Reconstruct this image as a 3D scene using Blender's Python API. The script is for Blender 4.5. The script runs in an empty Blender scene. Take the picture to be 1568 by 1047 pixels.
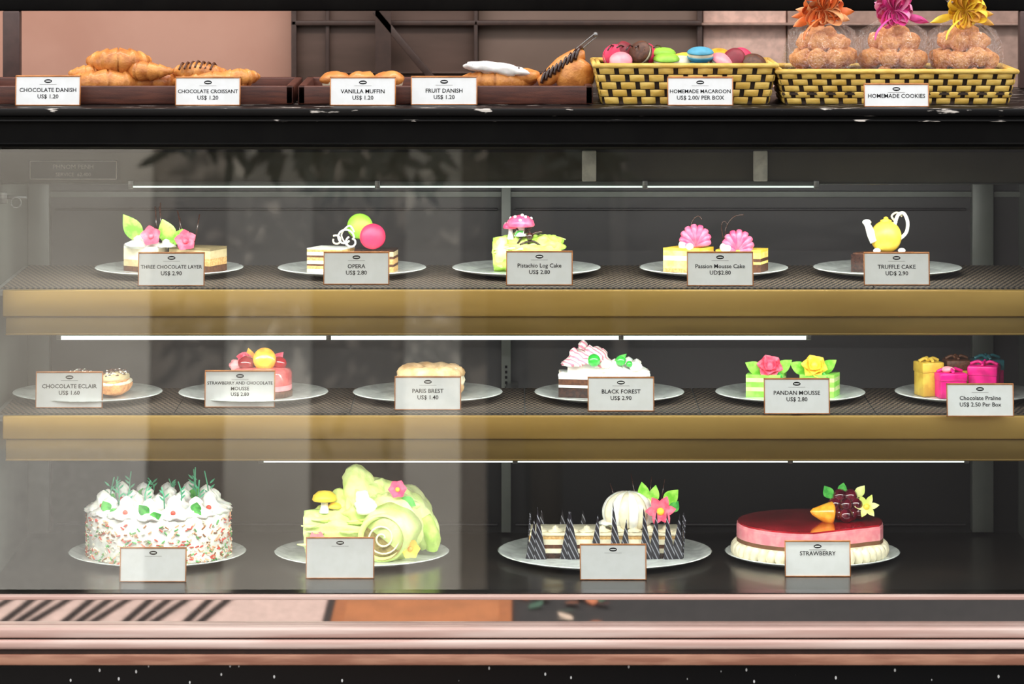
import bpy, bmesh, math, random
from mathutils import Vector, Matrix, noise, Euler
random.seed(7)
sc=bpy.context.scene
sc.view_settings.view_transform='Standard'
D=6.0; ZC=1.75
def X(px,y): return (px-784)/1000*(D+y)/D
def Z(py,y): return ZC-(py+200)/1000*(D+y)/D
U=random.uniform
# ------------------------------------------------------------ materials
MC={}
def srgb(c):
    return tuple(((v/255)/12.92 if v/255<=.04045 else ((v/255+.055)/1.055)**2.4) for v in c)+(1,)
def mat(name,col,rough=.5,metal=0,col2=None,scale=60,lo=.4,hi=.6,bump=0,bscale=200,coat=0,sss=0,emit=0,stretch=(1,1,1),kind='noise',spec=.5):
    if name in MC: return MC[name]
    m=bpy.data.materials.new(name); m.use_nodes=True; nt=m.node_tree; N=nt.nodes; L=nt.links
    b=N['Principled BSDF']; b.inputs['Base Color'].default_value=srgb(col); b.inputs['Roughness'].default_value=rough
    b.inputs['Metallic'].default_value=metal; b.inputs['Coat Weight'].default_value=coat
    b.inputs['Specular IOR Level'].default_value=spec
    if sss: b.inputs['Subsurface Weight'].default_value=sss; b.inputs['Subsurface Scale'].default_value=.004
    if emit: b.inputs['Emission Color'].default_value=srgb(col); b.inputs['Emission Strength'].default_value=emit
    tc=N.new('ShaderNodeTexCoord'); mp=N.new('ShaderNodeMapping'); mp.inputs['Scale'].default_value=stretch
    L.new(tc.outputs['Object'],mp.inputs['Vector'])
    if col2 is None: col2=tuple(max(0,c*.9) for c in col)
    if kind=='wave':
        t=N.new('ShaderNodeTexWave'); t.inputs['Scale'].default_value=scale; t.bands_direction='DIAGONAL'; out=t.outputs['Fac']
    elif kind=='voronoi':
        t=N.new('ShaderNodeTexVoronoi'); t.inputs['Scale'].default_value=scale; out=t.outputs['Distance']
    else:
        t=N.new('ShaderNodeTexNoise'); t.inputs['Scale'].default_value=scale; t.inputs['Detail'].default_value=4; out=t.outputs['Fac']
    L.new(mp.outputs[0],t.inputs['Vector'])
    r=N.new('ShaderNodeValToRGB'); r.color_ramp.elements[0].position=lo; r.color_ramp.elements[1].position=hi
    r.color_ramp.elements[0].color=srgb(col); r.color_ramp.elements[1].color=srgb(col2)
    L.new(out,r.inputs[0]); L.new(r.outputs[0],b.inputs['Base Color'])
    if bump:
        t2=N.new('ShaderNodeTexNoise'); t2.inputs['Scale'].default_value=bscale; L.new(mp.outputs[0],t2.inputs['Vector'])
        bp=N.new('ShaderNodeBump'); bp.inputs['Strength'].default_value=bump; bp.inputs['Distance'].default_value=.002
        L.new(t2.outputs['Fac'],bp.inputs['Height']); L.new(bp.outputs[0],b.inputs['Normal'])
    MC[name]=m; return m
def glassmat(name,tint,fac,rough=0.0,bump=0,bscale=40):
    m=bpy.data.materials.new(name); m.use_nodes=True; nt=m.node_tree; N=nt.nodes; L=nt.links; N.clear()
    o=N.new('ShaderNodeOutputMaterial'); mx=N.new('ShaderNodeMixShader'); tr=N.new('ShaderNodeBsdfTransparent'); g=N.new('ShaderNodeBsdfGlossy')
    tr.inputs[0].default_value=tint; g.inputs['Roughness'].default_value=rough; g.inputs[0].default_value=(1,1,1,1)
    mx.inputs[0].default_value=fac
    L.new(tr.outputs[0],mx.inputs[1]); L.new(g.outputs[0],mx.inputs[2]); L.new(mx.outputs[0],o.inputs[0])
    if bump:
        t=N.new('ShaderNodeTexNoise'); t.inputs['Scale'].default_value=bscale
        bp=N.new('ShaderNodeBump'); bp.inputs['Strength'].default_value=bump; bp.inputs['Distance'].default_value=.01
        L.new(t.outputs['Fac'],bp.inputs['Height']); L.new(bp.outputs[0],g.inputs['Normal'])
    return m
# ------------------------------------------------------------ mesh builder
def TR(loc=(0,0,0),rx=0,ry=0,rz=0,s=(1,1,1)):
    return Matrix.Translation(Vector(loc))@Euler((math.radians(rx),math.radians(ry),math.radians(rz))).to_matrix().to_4x4()@Matrix.Diagonal(Vector(s).to_4d())
class M:
    def __init__(s,name,loc=(0,0,0),k=1.0,rz=0):
        s.name=name;s.loc=loc;s.k=k;s.rz=rz;s.v=[];s.f=[];s.mm=[];s.sm=[];s.mats=[]
    def add(s,vs,fs,mt,sm=True,T=None):
        if mt not in s.mats: s.mats.append(mt)
        i=s.mats.index(mt); o=len(s.v)
        for v in vs:
            v=Vector(v)
            if T is not None: v=T@v
            s.v.append(v)
        for f in fs: s.f.append([o+a for a in f]); s.mm.append(i); s.sm.append(sm)
    def bm(s,b,mt,sm=True,T=None):
        b.verts.index_update()
        s.add([v.co.copy() for v in b.verts],[[v.index for v in f.verts] for f in b.faces],mt,sm,T); b.free()
    def box(s,x0,x1,y0,y1,z0,z1,mt,bev=0,T=None,seg=2):
        b=bmesh.new(); bmesh.ops.create_cube(b,size=1)
        for v in b.verts: v.co=Vector(((x0+x1)/2+v.co.x*(x1-x0),(y0+y1)/2+v.co.y*(y1-y0),(z0+z1)/2+v.co.z*(z1-z0)))
        if bev: bmesh.ops.bevel(b,geom=b.edges[:],offset=bev,segments=seg,affect='EDGES',profile=.5)
        s.bm(b,mt,bool(bev),T)
    def sph(s,c,r,mt,T=None,u=18,v=12,nz=0,nf=.1,flat=None):
        if not hasattr(r,'__len__'): r=(r,r,r)
        vs=[];fs=[]
        off=Vector((U(0,50),U(0,50),U(0,50)))
        for j in range(v+1):
            th=math.pi*j/v
            for i in range(u):
                ph=2*math.pi*i/u
                d=Vector((math.sin(th)*math.cos(ph),math.sin(th)*math.sin(ph),math.cos(th)))
                q=1.0
                if nz: q+=nz*noise.noise(Vector((d.x*r[0],d.y*r[1],d.z*r[2]))*nf+off)
                p=Vector((d.x*r[0]*q,d.y*r[1]*q,d.z*r[2]*q))
                if flat is not None: p.z=max(p.z,flat)
                vs.append(p+Vector(c))
        for j in range(v):
            for i in range(u):
                fs.append([j*u+i,(j+1)*u+i,(j+1)*u+(i+1)%u,j*u+(i+1)%u])
        s.add(vs,fs,mt,True,T)
    def lathe(s,prof,mt,c=(0,0,0),n=40,T=None,fn=None,sm=True):
        vs=[];fs=[]
        for (r,z) in prof:
            for i in range(n):
                a=2*math.pi*i/n; rr=r*(fn(a,z) if fn else 1)
                vs.append((c[0]+rr*math.cos(a),c[1]+rr*math.sin(a),c[2]+z))
        for j in range(len(prof)-1):
            for i in range(n): fs.append([j*n+i,j*n+(i+1)%n,(j+1)*n+(i+1)%n,(j+1)*n+i])
        s.add(vs,fs,mt,sm,T)
    def tube(s,pts,rad,mt,n=8,sub=5,T=None,fl=1.0,fn=None):
        P=[Vector(p) for p in pts]
        if not hasattr(rad,'__len__'): rad=[rad]*len(P)
        Q=[];RR=[]
        if len(P)>2 and sub>1:
            for i in range(len(P)-1):
                p0=P[max(i-1,0)];p1=P[i];p2=P[i+1];p3=P[min(i+2,len(P)-1)]
                for q in range(sub):
                    t=q/sub
                    Q.append(.5*((2*p1)+(p2-p0)*t+(2*p0-5*p1+4*p2-p3)*t*t+(3*p1-p0-3*p2+p3)*t**3)); RR.append(rad[i]*(1-t)+rad[i+1]*t)
            Q.append(P[-1]);RR.append(rad[-1])
        else: Q=P;RR=list(rad)
        vs=[];fs=[];up=Vector((0,0,1)); prev=None
        for i,p in enumerate(Q):
            t=(Q[min(i+1,len(Q)-1)]-Q[max(i-1,0)]).normalized()
            if prev is None:
                a=t.orthogonal().normalized() if abs(t.z)>.9 else t.cross(up).normalized()
            else:
                a=(prev-t*prev.dot(t)).normalized()
            prev=a; b=a.cross(t).normalized()
            for j in range(n):
                g=2*math.pi*j/n; rr=RR[i]*(fn(i/len(Q),g) if fn else 1)
                vs.append(p+a*math.cos(g)*rr+b*math.sin(g)*rr*fl)
        for i in range(len(Q)-1):
            for j in range(n): fs.append([i*n+j,i*n+(j+1)%n,(i+1)*n+(j+1)%n,(i+1)*n+j])
        fs.append(list(range(n))); fs.append([(len(Q)-1)*n+j for j in range(n)][::-1])
        s.add(vs,fs,mt,True,T)
    def prism(s,poly,z0,z1,mt,top=None,T=None,sm=False):
        n=len(poly); vs=[(x,y,z0) for x,y in poly]+[(x,y,z1) for x,y in poly]
        s.add(vs,[[i,(i+1)%n,(i+1)%n+n,i+n] for i in range(n)]+[list(range(n))[::-1]],mt,sm,T)
        s.add([(x,y,z1) for x,y in poly],[list(range(n))],top or mt,False,T)
    def leaf(s,b,t,w,mt,curl=0,cup=0,nrm=(0,-1,0),nt=8,sharp=.9,T=None,wave=0):
        b=Vector(b);t=Vector(t);ax=(t-b);side=ax.cross(Vector(nrm)).normalized();no=side.cross(ax).normalized();ln=ax.length
        vs=[];fs=[];nu=4
        for i in range(nt+1):
            q=i/nt; pr=max(.03,math.sin(math.pi*q**sharp))
            for j in range(nu+1):
                u=j/nu*2-1
                vs.append(b+ax*q+side*u*w*.5*pr+no*(curl*ln*q*q-cup*w*u*u*pr*.5+wave*w*math.sin(q*9+u*2)*abs(u)))
        for i in range(nt):
            for j in range(nu): fs.append([i*(nu+1)+j,i*(nu+1)+j+1,(i+1)*(nu+1)+j+1,(i+1)*(nu+1)+j])
        s.add(vs,fs,mt,True,T)
    def flower(s,c,r,n,mt,cm,face=(0,-1,.35),cup=.35,w=.9,sharp=1.4):
        f=Vector(face).normalized(); a=f.orthogonal().normalized(); b=f.cross(a)
        for i in range(n):
            g=2*math.pi*i/n+.3; d=a*math.cos(g)+b*math.sin(g)
            s.leaf(Vector(c),Vector(c)+d*r+f*r*cup,r*w,mt,curl=.1,cup=-.25,nrm=f,sharp=sharp)
        s.sph(Vector(c)+f*r*.15,r*.24,cm,u=10,v=8)
    def rose(s,c,r,mt,face=(0,-.6,.8)):
        f=Vector(face).normalized(); a=f.orthogonal().normalized(); b=f.cross(a)
        s.sph(Vector(c)+f*r*.3,(r*.35,r*.35,r*.45),mt,u=12,v=8)
        for k,(rr,hh,n) in enumerate([(.45,.75,4),(.75,.6,5),(1.05,.4,6)]):
            for i in range(n):
                g=2*math.pi*i/n+k*.5; d=a*math.cos(g)+b*math.sin(g)
                s.leaf(Vector(c)+d*r*.1,Vector(c)+d*r*rr+f*r*hh,r*.95,mt,curl=-.25,cup=-.45,nrm=f,sharp=1.7)
    def macaron(s,c,r,mt,fm,rx=90,rz=0,ry=0,th=.95):
        T=TR(c,rx,ry,rz,(r,r,r*th))
        pr=[(0,.62),(.35,.6),(.65,.52),(.88,.36),(.97,.22),(.98,.14),(.93,.13)]
        s.lathe(pr,mt,T=T,n=28); s.lathe([(a,-z) for a,z in pr],mt,T=T,n=28)
        s.lathe([(.9,.14),(.94,0),(.9,-.14)],fm,T=T,n=28)
    def dollop(s,c,r,h,mt,ribs=6,tw=2.5,T=None):
        pr=[(0,0)]+[(r*max(0.02,(1-q)**.75*(1+.25*math.sin(q*9))),h*q) for q in [i/12 for i in range(13)]]
        s.lathe(pr,mt,c=c,n=36,T=T,fn=lambda a,z:1+.13*math.cos(ribs*(a+tw*z/h)))
    def mushroom(s,c,r,h,cap,stem,dots=None):
        s.lathe([(r*.45,0),(r*.3,h*.5),(r*.28,h)],stem,c=c,n=14)
        s.lathe([(r*.3,h*.95),(r*.9,h*.9),(r,h),(r*.9,h+r*.35),(r*.55,h+r*.65),(0,h+r*.75)],cap,c=c,n=22)
        if dots:
            for a,e in [(-1.6,.5),(-.9,.9),(-2.3,.9),(-1.2,1.2),(.2,.6),(2.7,.6)]:
                s.sph((c[0]+r*.9*math.cos(a)*math.cos(e),c[1]+r*.9*math.sin(a)*math.cos(e),c[2]+h+r*.08+r*.7*math.sin(e)),r*.12,dots,u=8,v=6)
    def shell(s,c,r,mt,ry=0,mt2=None):
        T=TR((c[0],c[1],c[2]-r),-8,ry,0)
        n=9
        for i in range(n):
            w=i/(n-1)*2-1; a=math.radians(78*w); L=2*r*(.70+.30*math.cos(a*1.2))
            pts=[(L*q*math.sin(a),-r*.45*math.sin(math.pi*(.05+q*.8)),L*q*math.cos(a)) for q in (0,.25,.5,.75,.94)]
            s.tube(pts,[r*.12,r*.2,r*.27,r*.32,r*.26],mt if i%2 else (mt2 or mt),n=10,sub=4,T=T)
        s.box(-r*.34,r*.34,-r*.22,0,-r*.08,r*.16,mt,bev=r*.06,T=T)
    def croissant(s,c,ln,r,mt,rz=0,bend=.9,rx=0,seg=7):
        pts=[];rad=[];n=64
        R=ln/2/math.sin(bend)
        for i in range(n+1):
            q=i/n*2-1; a=q*bend
            pts.append((R*math.sin(a),R*(1-math.cos(a)),0))
            e=abs(q); fr=((1-e)*seg/2+.5)%1
            rad.append(r*(1-e**2.0*.8)*(.86+.2*fr))
        s.tube(pts,rad,mt,n=18,sub=1,T=TR(c,rx,0,rz),fl=.85)
    def done(s,parent=None):
        me=bpy.data.meshes.new(s.name)
        me.from_pydata([v*s.k for v in s.v],[],s.f)
        for m in s.mats: me.materials.append(m)
        for i,p in enumerate(me.polygons): p.material_index=s.mm[i]; p.use_smooth=s.sm[i]
        b=bmesh.new(); b.from_mesh(me)
        bmesh.ops.recalc_face_normals(b,faces=b.faces); b.to_mesh(me); b.free(); me.update()
        ob=bpy.data.objects.new(s.name,me); ob.location=s.loc; ob.rotation_euler=(0,0,s.rz); sc.collection.objects.link(ob)
        if parent: ob.parent=parent
        return ob
# ------------------------------------------------------------ palette
white=mat('cream_white',(250,248,242),.45,sss=.15,bump=.15)
cream=mat('cream',(244,234,205),.5,bump=.15)
porc=mat('porcelain',(238,243,240),.12,coat=.4)
tan=mat('sponge_tan',(215,175,115),.8,col2=(190,145,88),scale=300,bump=.4,bscale=600)
brownc=mat('chocolate_brown',(100,60,38),.5,col2=(78,45,30),scale=200,bump=.2)
dark=mat('dark_chocolate',(45,24,20),.25,col2=(62,36,28),scale=200,coat=.3)
green=mat('leaf_green',(110,190,50),.35,col2=(165,220,95),scale=80)
dgreen=mat('mint_leaf',(50,150,60),.4,col2=(95,190,85),scale=120)
pist=mat('pistachio_cream',(228,240,168),.5,col2=(208,228,134),scale=30,bump=.3,bscale=300,sss=.1)
pist2=mat('pistachio_bright',(200,228,115),.5,col2=(172,210,84),scale=60,bump=.3,bscale=300)
pandan=mat('pandan_green',(130,215,70),.35,col2=(160,230,100),scale=60)
pink=mat('pink_sugar',(240,75,120),.35,col2=(246,110,145),scale=90)
pinkl=mat('pink_sugar_light',(243,95,132),.35,col2=(248,118,150),scale=90)
rosep=mat('rose_pink',(235,75,105),.4,col2=(245,115,140),scale=90)
yel=mat('yellow_glaze',(253,210,62),.45,col2=(254,220,86),scale=50)
yel2=mat('yellow_mousse',(245,212,100),.5,col2=(250,225,140),scale=80)
orange=mat('orange_fruit',(252,155,40),.25,col2=(253,185,60),scale=80,coat=.4)
red=mat('strawberry_red',(135,10,24),.12,col2=(175,28,42),scale=14,coat=.9)
pinkm=mat('strawberry_mousse_pink',(240,140,152),.4,col2=(245,165,170),scale=60)
grape=mat('grape_skin',(62,10,24),.1,col2=(100,20,38),scale=80,coat=.7)
golden=mat('baked_crust',(232,158,80),.45,col2=(176,98,40),scale=48,lo=.35,hi=.7,bump=.5,bscale=250,coat=.2)
golden2=mat('cookie_crust',(238,172,108),.7,col2=(195,118,60),scale=130,lo=.35,hi=.7,bump=.6,bscale=400)
teal=mat('macaron_blue',(80,165,195),.5)
mgreen=mat('macaron_green',(155,215,65),.5)
mpink=mat('macaron_pink',(235,50,95),.5)
maroon=mat('macaron_maroon',(140,35,50),.5)
copper=mat('copper_frame',(205,135,78),.4,metal=.2,col2=(180,112,60),scale=60)
card=mat('white_card',(246,246,245),.7,col2=(242,242,240),spec=.2)
ink=mat('black_ink',(12,12,15),.8,spec=.1)
steel=mat('brushed_steel',(150,152,150),.3,metal=.6,col2=(130,130,130),scale=30,stretch=(1,1,20))
# ------------------------------------------------------------ text
def text_geo(txt,size,bold=.0):
    cu=bpy.data.curves.new('t','FONT'); cu.body=txt; cu.align_x='CENTER'; cu.align_y='CENTER'; cu.size=size; cu.offset=bold; cu.resolution_u=2
    ob=bpy.data.objects.new('t',cu); sc.collection.objects.link(ob); bpy.context.view_layer.update()
    dg=bpy.context.evaluated_depsgraph_get(); me=ob.evaluated_get(dg).to_mesh()
    vs=[v.co.copy() for v in me.vertices]; fs=[list(p.vertices) for p in me.polygons]
    bpy.data.objects.remove(ob); bpy.data.curves.remove(cu)
    return vs,fs
def tag(pxl,pxr,pyt,pyb,zs,lines):
    y=(ZC-zs)/((pyb+200)/1000)*D-D
    y=max(y,-.005)
    k=.001*(D+y)/D; w=pxr-pxl; h=pyb-pyt
    m=M('price_tag',(X((pxl+pxr)/2,y),y,zs+.0003),k)
    tilt=TR((0,0,0),-10,0,0)
    hh=h/math.cos(math.radians(10))
    m.box(-w/2+1,w/2-1,0,1.2,1,hh-2,card,T=tilt)
    for b in [(-w/2,w/2,-1,2.5,hh-2.6,hh),(-w/2,w/2,-1,2.5,0,1.4),(-w/2,-w/2+1.4,-1,2.5,0,hh),(w/2-1.6,w/2,-1,2.5,0,hh)]:
        m.box(*b,copper,T=tilt,bev=.3,seg=1)
    m.box(-8,8,0,1.6,0,hh*.55,copper,T=TR((0,17,0),9,0,0)); m.box(-8,8,2,18,0,1.5,copper)
    def put(vs,fs,x,z,sx=1,sz=1,mt=ink):
        m.add([(v.x*sx+x,-.3,v.y*sz+z) for v in vs],fs,mt,False,T=tilt)
    n=20
    m.add([(6*math.cos(2*math.pi*i/n),-.2,hh-9+3*math.sin(2*math.pi*i/n)) for i in range(n)],[list(range(n))],ink,False,T=tilt)
    m.add([(4.6*math.cos(2*math.pi*i/n),-.28,hh-9+.9*math.sin(2*math.pi*i/n)) for i in range(n)],[list(range(n))],card,False,T=tilt)
    m.box(-13,13,-.3,0,hh-14.3,hh-13.9,mat('grey_ink',(120,115,110),.6),T=tilt)
    s_=8.8 if len(lines)<3 else 7.6
    zz=hh-23 if len(lines)==2 else hh-20
    for i,t in enumerate(lines):
        vs,fs=text_geo(t,s_,.09)
        wd=max(v.x for v in vs)-min(v.x for v in vs); sx=min(1,(w-8)/wd)
        put(vs,fs,0,zz,sx,max(sx,.8)); zz-=s_*1.12
    m.done()
ZT=1.386; Z1=1.1037; Z2=.9128; Z3=.6505
# ------------------------------------------------------------ case structure
blackw=mat('black_wood',(6,5,5),.5,col2=(11,10,9),scale=20,spec=.12)
woodk=mat('black_chips_and_highlight',(11,9,9),.4,col2=(215,205,195),scale=24,lo=.63,hi=.67,stretch=(.8,6,3),spec=.2)  # pale flecks: chipped paint, plus the lip's highlight streak put into the colour
gold=mat('gold_fascia',(196,158,84),.36,metal=.45,col2=(184,146,74),scale=5,stretch=(.6,1,3))
bronze=mat('bronze_fascia',(146,118,60),.4,metal=.45,col2=(130,104,50),scale=5,stretch=(.6,1,3))
backm=mat('back_panel_grey',(34,30,34),.5,col2=(40,35,39),scale=5)
backd=mat('back_panel_black',(7,6,7),.5,col2=(11,9,10),scale=5,spec=.2)
olive=mat('header_reflection_panel',(78,74,60),.5,col2=(66,62,50),scale=6)  # olive tone paints in a reflection on the glass header
ivory=mat('painted_light_patch',(225,220,205),.4)  # pale colour stands in for two small white lights on the header
deckm=mat('dark_deck',(32,26,22),.3,col2=(22,18,15),scale=6,coat=.1)
sidem=mat('side_panel_grey',(80,82,78),.4,metal=.1,col2=(68,70,66),scale=6)
def matweave():
    m=bpy.data.materials.new('woven_placemat'); m.use_nodes=True; N=m.node_tree.nodes; L=m.node_tree.links; b=N['Principled BSDF']
    tc=N.new('ShaderNodeTexCoord'); ck=N.new('ShaderNodeTexChecker'); ck.inputs['Scale'].default_value=230
    mp=N.new('ShaderNodeMapping'); mp.inputs['Scale'].default_value=(1,.3,1); mp.inputs['Location'].default_value=(.0001,.0001,.0021)
    L.new(tc.outputs['Object'],mp.inputs['Vector'])
    ck.inputs['Color1'].default_value=srgb((98,84,70)); ck.inputs['Color2'].default_value=srgb((24,19,17))
    L.new(mp.outputs[0],ck.inputs['Vector']); L.new(ck.outputs[0],b.inputs['Base Color']); b.inputs['Roughness'].default_value=.6
    return m
weave=matweave()
XL=-.80; XR=.84
m=M('display_counter_top')
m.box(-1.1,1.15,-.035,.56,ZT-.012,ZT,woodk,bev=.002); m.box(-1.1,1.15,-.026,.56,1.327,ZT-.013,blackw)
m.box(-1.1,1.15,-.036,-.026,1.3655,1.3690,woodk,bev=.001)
m.box(-1.1,1.15,-.034,-.026,1.3305,1.334,blackw,bev=.001)
m.done()
m=M('display_case_frame')
m.box(XL-.02,XL,-.0,.5,.62,1.327,sidem); m.box(XR,XR+.02,-.0,.5,.62,1.327,sidem)
yb=.5
for px in [62,1502]: m.box(X(px,yb)-.018,X(px,yb)+.018,yb-.03,yb,.655,1.327,sidem,bev=.002)
m.box(X(775,yb)-.008,X(775,yb)+.008,yb-.03,yb,.655,1.29,sidem,bev=.001)
m.box(XL,XR,yb-.02,yb,Z(300,yb),Z(292,yb),sidem)
m.box(XL-.02,XR+.02,.5,.53,.84,1.327,backm); m.box(XL-.02,XR+.02,.5,.53,.6,.84,backd)
for x0,x1 in ((80,768),(783,1484)):
    for a,b,c,d in ((x0+6,x1-6,318,321),(x0+6,x1-6,800,803)): m.box(X(a,yb),X(b,yb),yb-.012,yb-.001,Z(d,yb),Z(c,yb),backm,bev=.001)
for i in range(9):
    m.box(X(775,yb)-.002,X(775,yb)+.002,yb-.0315,yb-.03,Z(560+i*8,yb),Z(556+i*8,yb),ink)
m.box(XL,XR,-.045,.5,.60,Z3,deckm)
m.done()
yh=.14
m=M('header_reflection_panel')
m.box(XL,XR,yh,yh+.02,Z(281,yh),1.327,olive)
m.box(XL,XR,yh-.006,yh,Z(282,yh),Z(279.5,yh),sidem,bev=.001)
m.box(XL,XR,yh-.004,yh,Z(233,yh),Z(229,yh),backm)
for px in (902,1164): m.box(X(px-11,yh),X(px+11,yh),yh-.01,yh,Z(277,yh),Z(230,yh),ivory,bev=.002)
m.done()
m=M('name_plate',(X(113,yh),yh-.004,Z(260,yh)))
npm=mat('name_plate_black',(18,16,16),.4); npl=mat('name_plate_silver',(205,200,190),.4)
m.box(-.07,.07,-.003,.003,-.016,.016,npm,bev=.001)
for b in [(-.068,.068,.0135,.0145),(-.068,.068,-.0145,-.0135),(-.068,-.067,-.0145,.0145),(.067,.068,-.0145,.0145)]: m.box(b[0],b[1],-.0035,-.003,b[2],b[3],npl)
for t,z,sz in [('PHNOM PENH',.005,.010),('SERVICE  62.400',-.007,.008)]:
    vs,fs=text_geo(t,sz); m.add([(v.x,-.0036,v.y+z) for v in vs],fs,npl,False)
m.done()
def shelf(zt,yf,ybk,h1,h2,left):
    m=M('display_shelf')
    m.box(XL+.002,XR-.002,yf,ybk,zt-.012,zt-.002,steel)
    m.box(left,XR-.002,yf-.012,yf,zt-.002-h1,zt-.002,gold,bev=.002)
    m.box(left+.004,XR-.002,yf-.004,yf+.006,zt-.002-h1-h2,zt-.003-h1,bronze,bev=.001)
    m.box(left+.004,XR-.002,yf-.008,yf-.003,zt-.002-h1-h2,zt-h1-h2+.001,bronze,bev=.0008)
    for x in (-.72,0,.72): m.box(x-.01,x+.01,ybk-.02,.497,zt-.02,zt-.012,steel)
    m.done()
    n=6; w=(XR-XL-.02)/n
    for i in range(n):
        mm=M('woven_placemat',(XL+.01+w*(i+.5),(yf+ybk)/2,zt-.0019))
        mm.box(-w/2+.001,w/2-.001,-(ybk-yf)/2+.003,(ybk-yf)/2-.003,0,.0019,weave); mm.done()
shelf(Z1,.05,.40,.041,.029,X(4,.04))
shelf(Z2,.03,.33,.036,.034,X(4,.02))
def lamp(px0,px1,py,y,watt,e,r):
    lampm=mat('fluorescent_glow_%d'%py,(236,252,242),.5,col2=(236,252,242),emit=e)
    z=Z(py,y); x0=X(px0,y);x1=X(px1,y)
    m=M('fluorescent_tube',((x0+x1)/2,y,z)); hw=(x1-x0)/2
    m.tube([(-hw,0,0),(hw,0,0)],r,lampm,n=12,sub=1)
    for s in (-1,-.28,.5,1): m.box(s*hw-.004,s*hw+.004,-.004,.006,-.003,.010,steel,bev=.001)
    m.box(-hw,hw,.004,.008,.001,.008,sidem); m.done()
    l=bpy.data.lights.new('tube_light','AREA'); l.shape='RECTANGLE'; l.size=1.5; l.size_y=.02; l.energy=watt; l.color=(.98,1,.95)
    o=bpy.data.objects.new('tube_light',l); o.location=(0,y+.012,z-.004); o.rotation_euler=(math.radians(28),0,0); sc.collection.objects.link(o)
lamp(200,1250,286,.12,4.4,1.0,.0014)
lamp(90,1238,517,.10,2.0,2.4,.0030)
lamp(400,1480,706,.09,3.2,1.5,.0019)
gm=glassmat('case_glass',(.97,.99,.96,1),.12)
m=M('front_glass',(0,0,0))
y0,z0,y1,z1=-.040,.655,.030,1.327
m.add([(XL,y0,z0),(XR,y0,z0),(XR,y1,z1),(XL,y1,z1)],[[0,1,2,3]],gm,False)
m.done()
mirror=mat('polished_panel',(215,208,204),.02,metal=1.0,col2=(210,204,200))
railsheen=mat('rail_pink_reflection',(238,208,196),.3,metal=.0,col2=(218,178,165),scale=5,stretch=(.7,1,14),coat=.3)  # chrome's pink reflections and streaks painted as a non-metal base colour
granite=mat('black_speckled_granite',(230,228,225),.25,col2=(9,8,9),scale=55,lo=.07,hi=.10,kind='voronoi',stretch=(1,1,.6))
dkp=mat('rail_shadow_gap',(60,40,34),.4)
m=M('base_cabinet')
m.box(-1.1,1.15,-.055,.55,Z(962,-.055),Z(918,-.055),mirror)
m.box(-1.1,1.15,-.062,-.03,Z(918,-.06),Z(912,-.06),railsheen,bev=.001)
m.box(-1.1,1.15,-.085,-.055,Z(977,-.085),Z(962,-.085),railsheen,bev=.003,seg=3)
m.box(-1.1,1.15,-.088,-.055,Z(995,-.088),Z(980,-.088),railsheen,bev=.005,seg=4)
m.box(-1.1,1.15,-.08,-.055,Z(1002,-.08),Z(975,-.08),dkp)
terr=mat('terracotta_trim',(196,142,116),.5,col2=(164,110,88),scale=10,stretch=(1,1,8))
m.box(-1.1,1.15,-.085,-.055,Z(1019,-.085),Z(1002,-.085),terr,bev=.002)
m.box(-1.1,1.15,-.07,.55,0,Z(1019,-.085),granite)
m.done()
m=M('door_lock',(X(25,.05),.05,Z(302,.05)))
m.tube([(-.014,0,0),(.016,0,0)],.003,steel,n=10,sub=1); m.tube([(.008*math.cos(a),-.003,-.008+.008*math.sin(a)) for a in [i*.7 for i in range(10)]],.0013,steel); m.box(-.026,-.014,-.004,.004,-.01,.008,steel,bev=.001)
m.done()
# ------------------------------------------------------------ price tags
TG=[(23,123,116,162,ZT,['CHOCOLATE DANISH','US$ 1.20']),(268,368,118,162,ZT,['CHOCOLATE CROISSANT','US$ 1.20']),(505,606,118,162,ZT,['VANILLA MUFFIN','US$ 1.20']),
(629,731,117,161,ZT,['FRUIT DANISH','US$ 1.20']),(1022,1123,118,162,ZT,['HOMEMADE MACAROON','US$ 2.00/ PER BOX']),(1323,1423,128,164,ZT,['HOMEMADE COOKIES']),
(211,313,387,438,Z1,['THREE CHOCOLATE LAYER','US$ 2.90']),(495,596,386,436,Z1,['OPERA','US$ 2.80']),(775,877,385,437,Z1,['Pistachio Log Cake','US$ 2.80']),(1052,1154,386,438,Z1,['Passion Mousse Cake','UD$2.80']),(1323,1424,387,437,Z1,['TRUFFLE CAKE','UD$ 2.90']),
(54,157,570,625,Z2,['CHOCOLATE ECLAIR','US$ 1.60']),(313,421,568,624,Z2,['STRAWBERRY AND CHOCOLATE','MOUSSE','US$ 2.80']),(604,706,577,628,Z2,['PARIS BREST','US$ 1.40']),(900,1002,578,630,Z2,['BLACK FOREST','US$ 2.90']),(1170,1271,580,634,Z2,['PANDAN MOUSSE','US$ 2.80']),(1450,1553,590,640,Z2,['Chocolate Praline','US$ 2.50 Per Box']),
(183,285,839,891,Z3,[]),(468,573,824,886,Z3,[]),(888,990,834,888,Z3,[]),(1202,1303,829,883,Z3,['STRAWBERRY'])]
for t in TG: tag(*t)
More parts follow.
